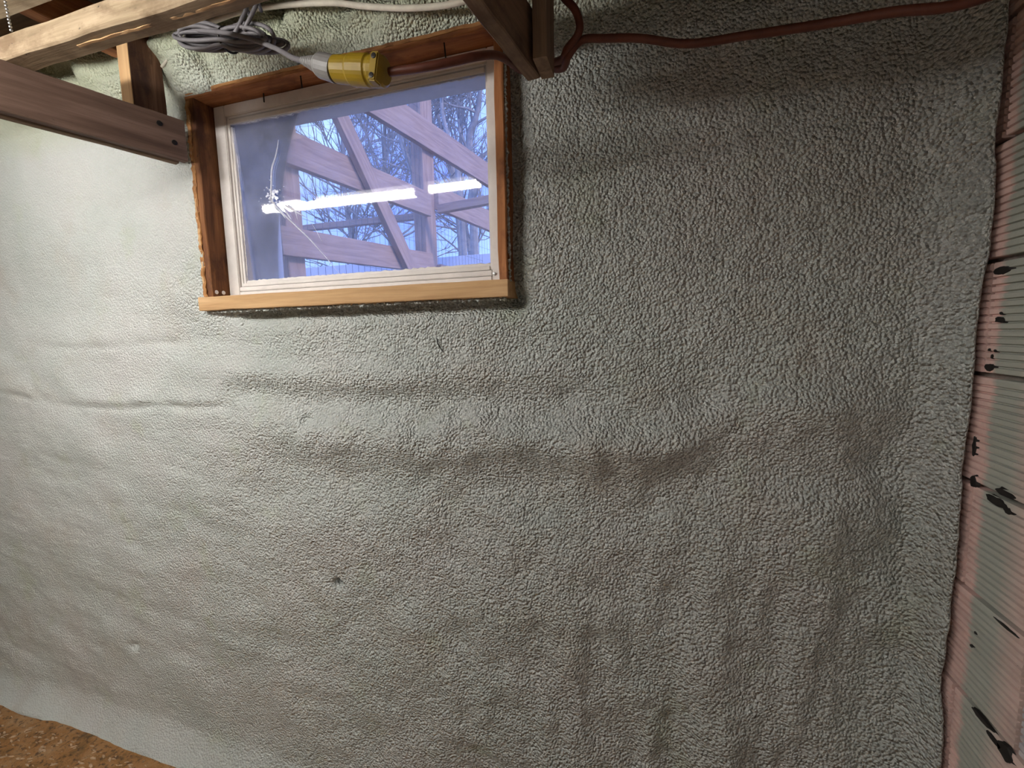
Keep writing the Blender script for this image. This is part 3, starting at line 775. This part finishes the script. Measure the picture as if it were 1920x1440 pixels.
# ball chain
vs, fs = [], []
def ball(c, r):
    b = len(vs); rings, seg = 5, 8
    for i in range(rings+1):
        ph = math.pi*i/rings
        for j in range(seg):
            th = 2*math.pi*j/seg; vs.append((c[0]+r*math.sin(ph)*math.cos(th), c[1]+r*math.sin(ph)*math.sin(th), c[2]+r*math.cos(ph)))
    for i in range(rings):
        for j in range(seg): fs.append((b+i*seg+j, b+(i+1)*seg+j, b+(i+1)*seg+(j+1) % seg, b+i*seg+(j+1) % seg))
for i in range(18):
    ball((.052+.0007*i, -.386, 2.1-.0062*i), .0026)
chn = mesh('pull_chain', vs, fs, M_steel, smooth=True); tag(chn, 'short ball pull chain hanging in front of the furring strip', 'chain')

# small nail stub in the foam
o = tube('wall_nail', [(.708, .027, 1.402), (.714, .020, 1.388), (.722, .026, 1.371)], .0014, M_dark, sides=6); tag(o, 'short dark wire stub in the foam under the window', 'nail')

# ------------------------------------------------------------------ shop light of the room, and an added fill light
def shop_light():
    y, z = -.868, 1.950
    root = empty('shop_light', (-.12, y, z)); tag(root, 'four foot tube shop light hung under the joists', 'lamp')
    hs = [(-.05, .0), (.05, .0), (.028, .028), (-.028, .028)]
    vs = [(x, y+a, z+.024+b) for x in (-.76, .51) for a, b in hs]
    mesh('housing', vs, [(0, 1, 2, 3), (7, 6, 5, 4), (0, 4, 5, 1), (1, 5, 6, 2), (2, 6, 7, 3), (3, 7, 4, 0)], M_porc, root)
    em = emit_mat('lit_tube', (1.0, .965, .93), TUBE_STRENGTH)
    em2 = emit_mat('dim_tube', (1.0, .95, .90), TUBE_STRENGTH)
    lathe('tube', (-.73, y, z+.006), (.15, y, z-.006), [(0, .016), (.004, .0195), (.876, .0195), (.88, .016)], em, root, sides=12, smooth=True)
    lathe('tube', (.225, y, z), (.48, y, z), [(0, .014), (.004, .0170), (.251, .0170), (.255, .014)], em2, root, sides=12, smooth=True)
    box('socket', (.151, y-.022, z-.024), (.224, y+.022, z+.0235), M_porc, root, .003)
    box('socket', (-.758, y-.022, z-.024), (-.7305, y+.022, z+.0235), M_porc, root, .003)
    box('socket', (.4805, y-.022, z-.024), (.508, y+.022, z+.0235), M_porc, root, .003)
    for x in (-.55, .30): tube('hanger_wire', [(x, y, z+.05), (x, y+.004, z+.14), (x, y, ZT)], .0015, M_dark, root, sides=5)
shop_light()
def fill_light():  # unseen tube light, added to brighten the lower wall
    y, z = -1.88, 2.185
    root = empty('shop_light', (.1, y, z)); tag(root, 'unseen fill tube light added between the joists behind', 'lamp')
    hs = [(-.05, .0), (.05, .0), (.028, .028), (-.028, .028)]
    vs = [(x, y+a, z+.024+b) for x in (-.53, .73) for a, b in hs]
    mesh('housing', vs, [(0, 1, 2, 3), (7, 6, 5, 4), (0, 4, 5, 1), (1, 5, 6, 2), (2, 6, 7, 3), (3, 7, 4, 0)], M_porc, root)
    em = emit_mat('lit_tube', (1.0, .965, .93), FILL_STRENGTH)
    lathe('tube', (-.50, y, z), (.70, y, z), [(0, .016), (.004, .0195), (1.196, .0195), (1.2, .016)], em, root, sides=12, smooth=True)
    box('socket', (-.528, y-.022, z-.024), (-.5005, y+.022, z+.0235), M_porc, root, .003)
    box('socket', (.7005, y-.022, z-.024), (.728, y+.022, z+.0235), M_porc, root, .003)
    for x in (-.3, .5): tube('hanger_wire', [(x, y, z+.05), (x, y+.002, z+.08), (x, y, ZT)], .0015, M_dark, root, sides=5)
fill_light()

# ------------------------------------------------------------------ outside
gr = mesh('ground', [(-30, .17, 1.42), (30, .17, 1.42), (30, 40, 1.42), (-30, 40, 1.42)], [(0, 1, 2, 3)], M_ground); tag(gr, 'bare soil outside the basement window', kind='structure')
fo = Vector((-.482, .90, 0)); fd = Vector((.129, .992, 0)); fn = Vector((.992, -.129, 0))
def FP(s, z, off=0): q = fo+fd*s+fn*off; return Vector((q.x, q.y, z))
fr = empty('porch_frame', tuple(FP(.6, 1.42))); tag(fr, 'weathered timber porch framing with posts, rails and brace outside the window', 'framework')
board('post', FP(.012, 1.42, -.05), FP(.012, 3.4, -.05), .10, .10, M_wood_out, fr, upv=fd, ch=.004, seed=41)
board('post', FP(-.13, 1.42, -.07), FP(-.13, 3.4, -.07), .09, .045, M_wood_old, fr, upv=fd, ch=.004, seed=48)
board('post', FP(1.20, 1.42, -.05), FP(1.20, 3.6, -.05), .14, .10, M_wood_out, fr, upv=fd, ch=.004, seed=42)
board('rail', FP(-.1, 2.805, .02), FP(3.4, 2.805, .02), .19, .04, M_wood_out, fr, seed=43)
board('rail', FP(-.1, 2.318, .02), FP(1.15, 2.33, .02), .16, .04, M_wood_out, fr, seed=44)
board('rail', FP(1.25, 2.41, .02), FP(3.4, 2.41, .02), .17, .04, M_wood_out, fr, seed=45)
board('rail', FP(-.1, 1.872, .02), FP(1.15, 1.925, .02), .135, .04, M_wood_out, fr, seed=46)
board('brace', FP(.10, 2.83, .065), FP(.93, 1.74, .065), .095, .04, M_wood_out, fr, seed=47)
board('rail', FP(1.25, 1.88, .02), FP(3.4, 1.80, .02), .10, .04, M_wood_out, fr, seed=49)
# welded wire mesh stapled on the far side of the frame
vs, fs = [], []
def wire(a, b, r=.0011):
    tube_geo([a, b], r, 4, vs, fs)
for i in range(70): s = -.05+i*.05; wire(FP(s, 1.5, -.012), FP(s, 3.2, -.012))
for i in range(14): z = 1.6+i*.115; wire(FP(-.05, z, -.014), FP(3.4, z, -.014))
wm = mesh('wire_mesh', vs, fs, M_wire, fr); wm['kind'] = 'stuff'
# boards parallel to the wall, farther out
o = board('cross_board', (-1.9, 2.2, 2.31), (-.50, 2.2, 2.305), .045, .05, M_wood_out, seed=51); tag(o, 'narrow horizontal board far side of the porch frame, left of the broad post', 'lumber')
o = board('cross_board', (-.22, 2.0, 2.28), (.9, 2.0, 2.35), .055, .05, M_wood_out, seed=52); tag(o, 'narrow horizontal board behind the porch frame, right of the broad post', 'lumber')
o = box('side_panel', (-.125, .20, 1.42), (-.10, .415, 2.9), M_panel, None, .004); tag(o, 'pale blue grey panel beside the porch frame outside the window', 'panel')
o = box('low_wall', (-2.6, 2.9, 1.42), (.6, 3.0, 2.12), M_panel, None, .004); tag(o, 'low pale wall behind the timber porch frame', 'wall')

def make_tree(name, base, pts, r0, label, seed, nb=16, blen=1.6, sub=5, twig=6):
    r = random.Random(seed); root = empty(name, base); tag(root, label, 'tree', 'bare trees outside the window')
    path = smooth_path(pts, 6); tube_o = mesh('trunk', *tube_geo(path, lambda t: r0*(1-.65*t), 8), M_bark, root, smooth=True)
    vs, fs = [], []
    def grow(p, d, L, rad, lev):
        n = 4; q = [p.copy()]; dd = d.copy()
        for i in range(n):
            dd = (dd+Vector((r.gauss(0, .16), r.gauss(0, .10), r.gauss(.04, .14)))).normalized(); q.append(q[-1]+dd*L/n)
        tube_geo(q, lambda t: rad*(1-.7*t), 4 if lev else 5, vs, fs)
        if lev < 2:
            for i in range(sub if lev == 0 else twig):
                t = r.uniform(.25, 1); k = min(n-1, int(t*n)); s = q[k].lerp(q[k+1], t*n-k if t < 1 else 1)
                nd = (dd+Vector((r.gauss(0, .7), r.gauss(0, .4), r.gauss(.1, .6)))).normalized()
                grow(s, nd, L*r.uniform(.35, .65), rad*.5, lev+1)
    for i in range(nb):
        t = r.uniform(.30, 1); k = int(t*(len(path)-1)); p = path[k]
        d = Vector((r.uniform(-1, 1), r.uniform(-.5, .5), r.uniform(.1, 1))).normalized()
        grow(p, d, blen*r.uniform(.5, 1.1), r0*.36*(1-.4*t), 0)
    mesh('branches', vs, fs, M_bark, root, smooth=True)
    return root
make_tree('bare_tree', (-1.50, 6, 1.42), [(-1.50, 6, 1.42), (-1.53, 6, 2.66), (-1.53, 6, 3.81), (-1.56, 6, 4.48), (-1.45, 6, 4.72), (-1.36, 6, 5.1), (-1.3, 6, 6)], .085, 'bare tree forking beside the window edge', 1, 14, 1.3)
make_tree('bare_tree', (-1.25, 5, 1.42), [(-1.25, 5, 1.42), (-1.29, 5, 2.57), (-1.35, 5, 3.64), (-1.44, 5, 3.99), (-1.54, 5, 4.39), (-1.55, 5, 4.8), (-1.6, 5, 5.6)], .050, 'thin leaning bare tree in front of the forked one', 2, 8, 1.0)
make_tree('bare_tree', (-2.1, 7, 1.42), [(-2.1, 7, 1.42), (-2.2, 7, 3.3), (-2.29, 7, 4.3), (-2.43, 7, 4.87), (-2.56, 7, 5.4), (-2.7, 7, 6.2)], .075, 'slim bare tree just right of the broad post', 3, 12, 1.4)
make_tree('bare_tree', (-2.4, 6, 1.42), [(-2.4, 6, 1.42), (-2.45, 6, 3.0), (-2.54, 6, 3.89), (-2.61, 6, 4.19), (-2.74, 6, 4.5), (-2.80, 6, 4.9), (-2.9, 6, 6)], .070, 'bare tree curving left of the broad post, spreading boughs', 4, 26, 1.9)
make_tree('bare_tree', (-4.3, 8, 1.42), [(-4.3, 8, 1.42), (-4.25, 8, 3.2), (-4.35, 8, 4.6), (-4.2, 8, 6.8)], .09, 'bare tree behind the diagonal brace', 5, 34, 2.1)
make_tree('bare_tree', (-6.0, 9, 1.42), [(-6.0, 9, 1.42), (-5.9, 9, 3.2), (-6.1, 9, 5.0), (-6.0, 9, 7.4)], .10, 'bare tree glimpsed behind the upper rail near the pale panel', 6, 34, 2.3)
make_tree('bare_tree', (-3.3, 10, 1.42), [(-3.3, 10, 1.42), (-3.2, 10, 3.2), (-3.4, 10, 5.0), (-3.3, 10, 8)], .09, 'farthest thin bare tree between the posts', 7, 34, 2.3)
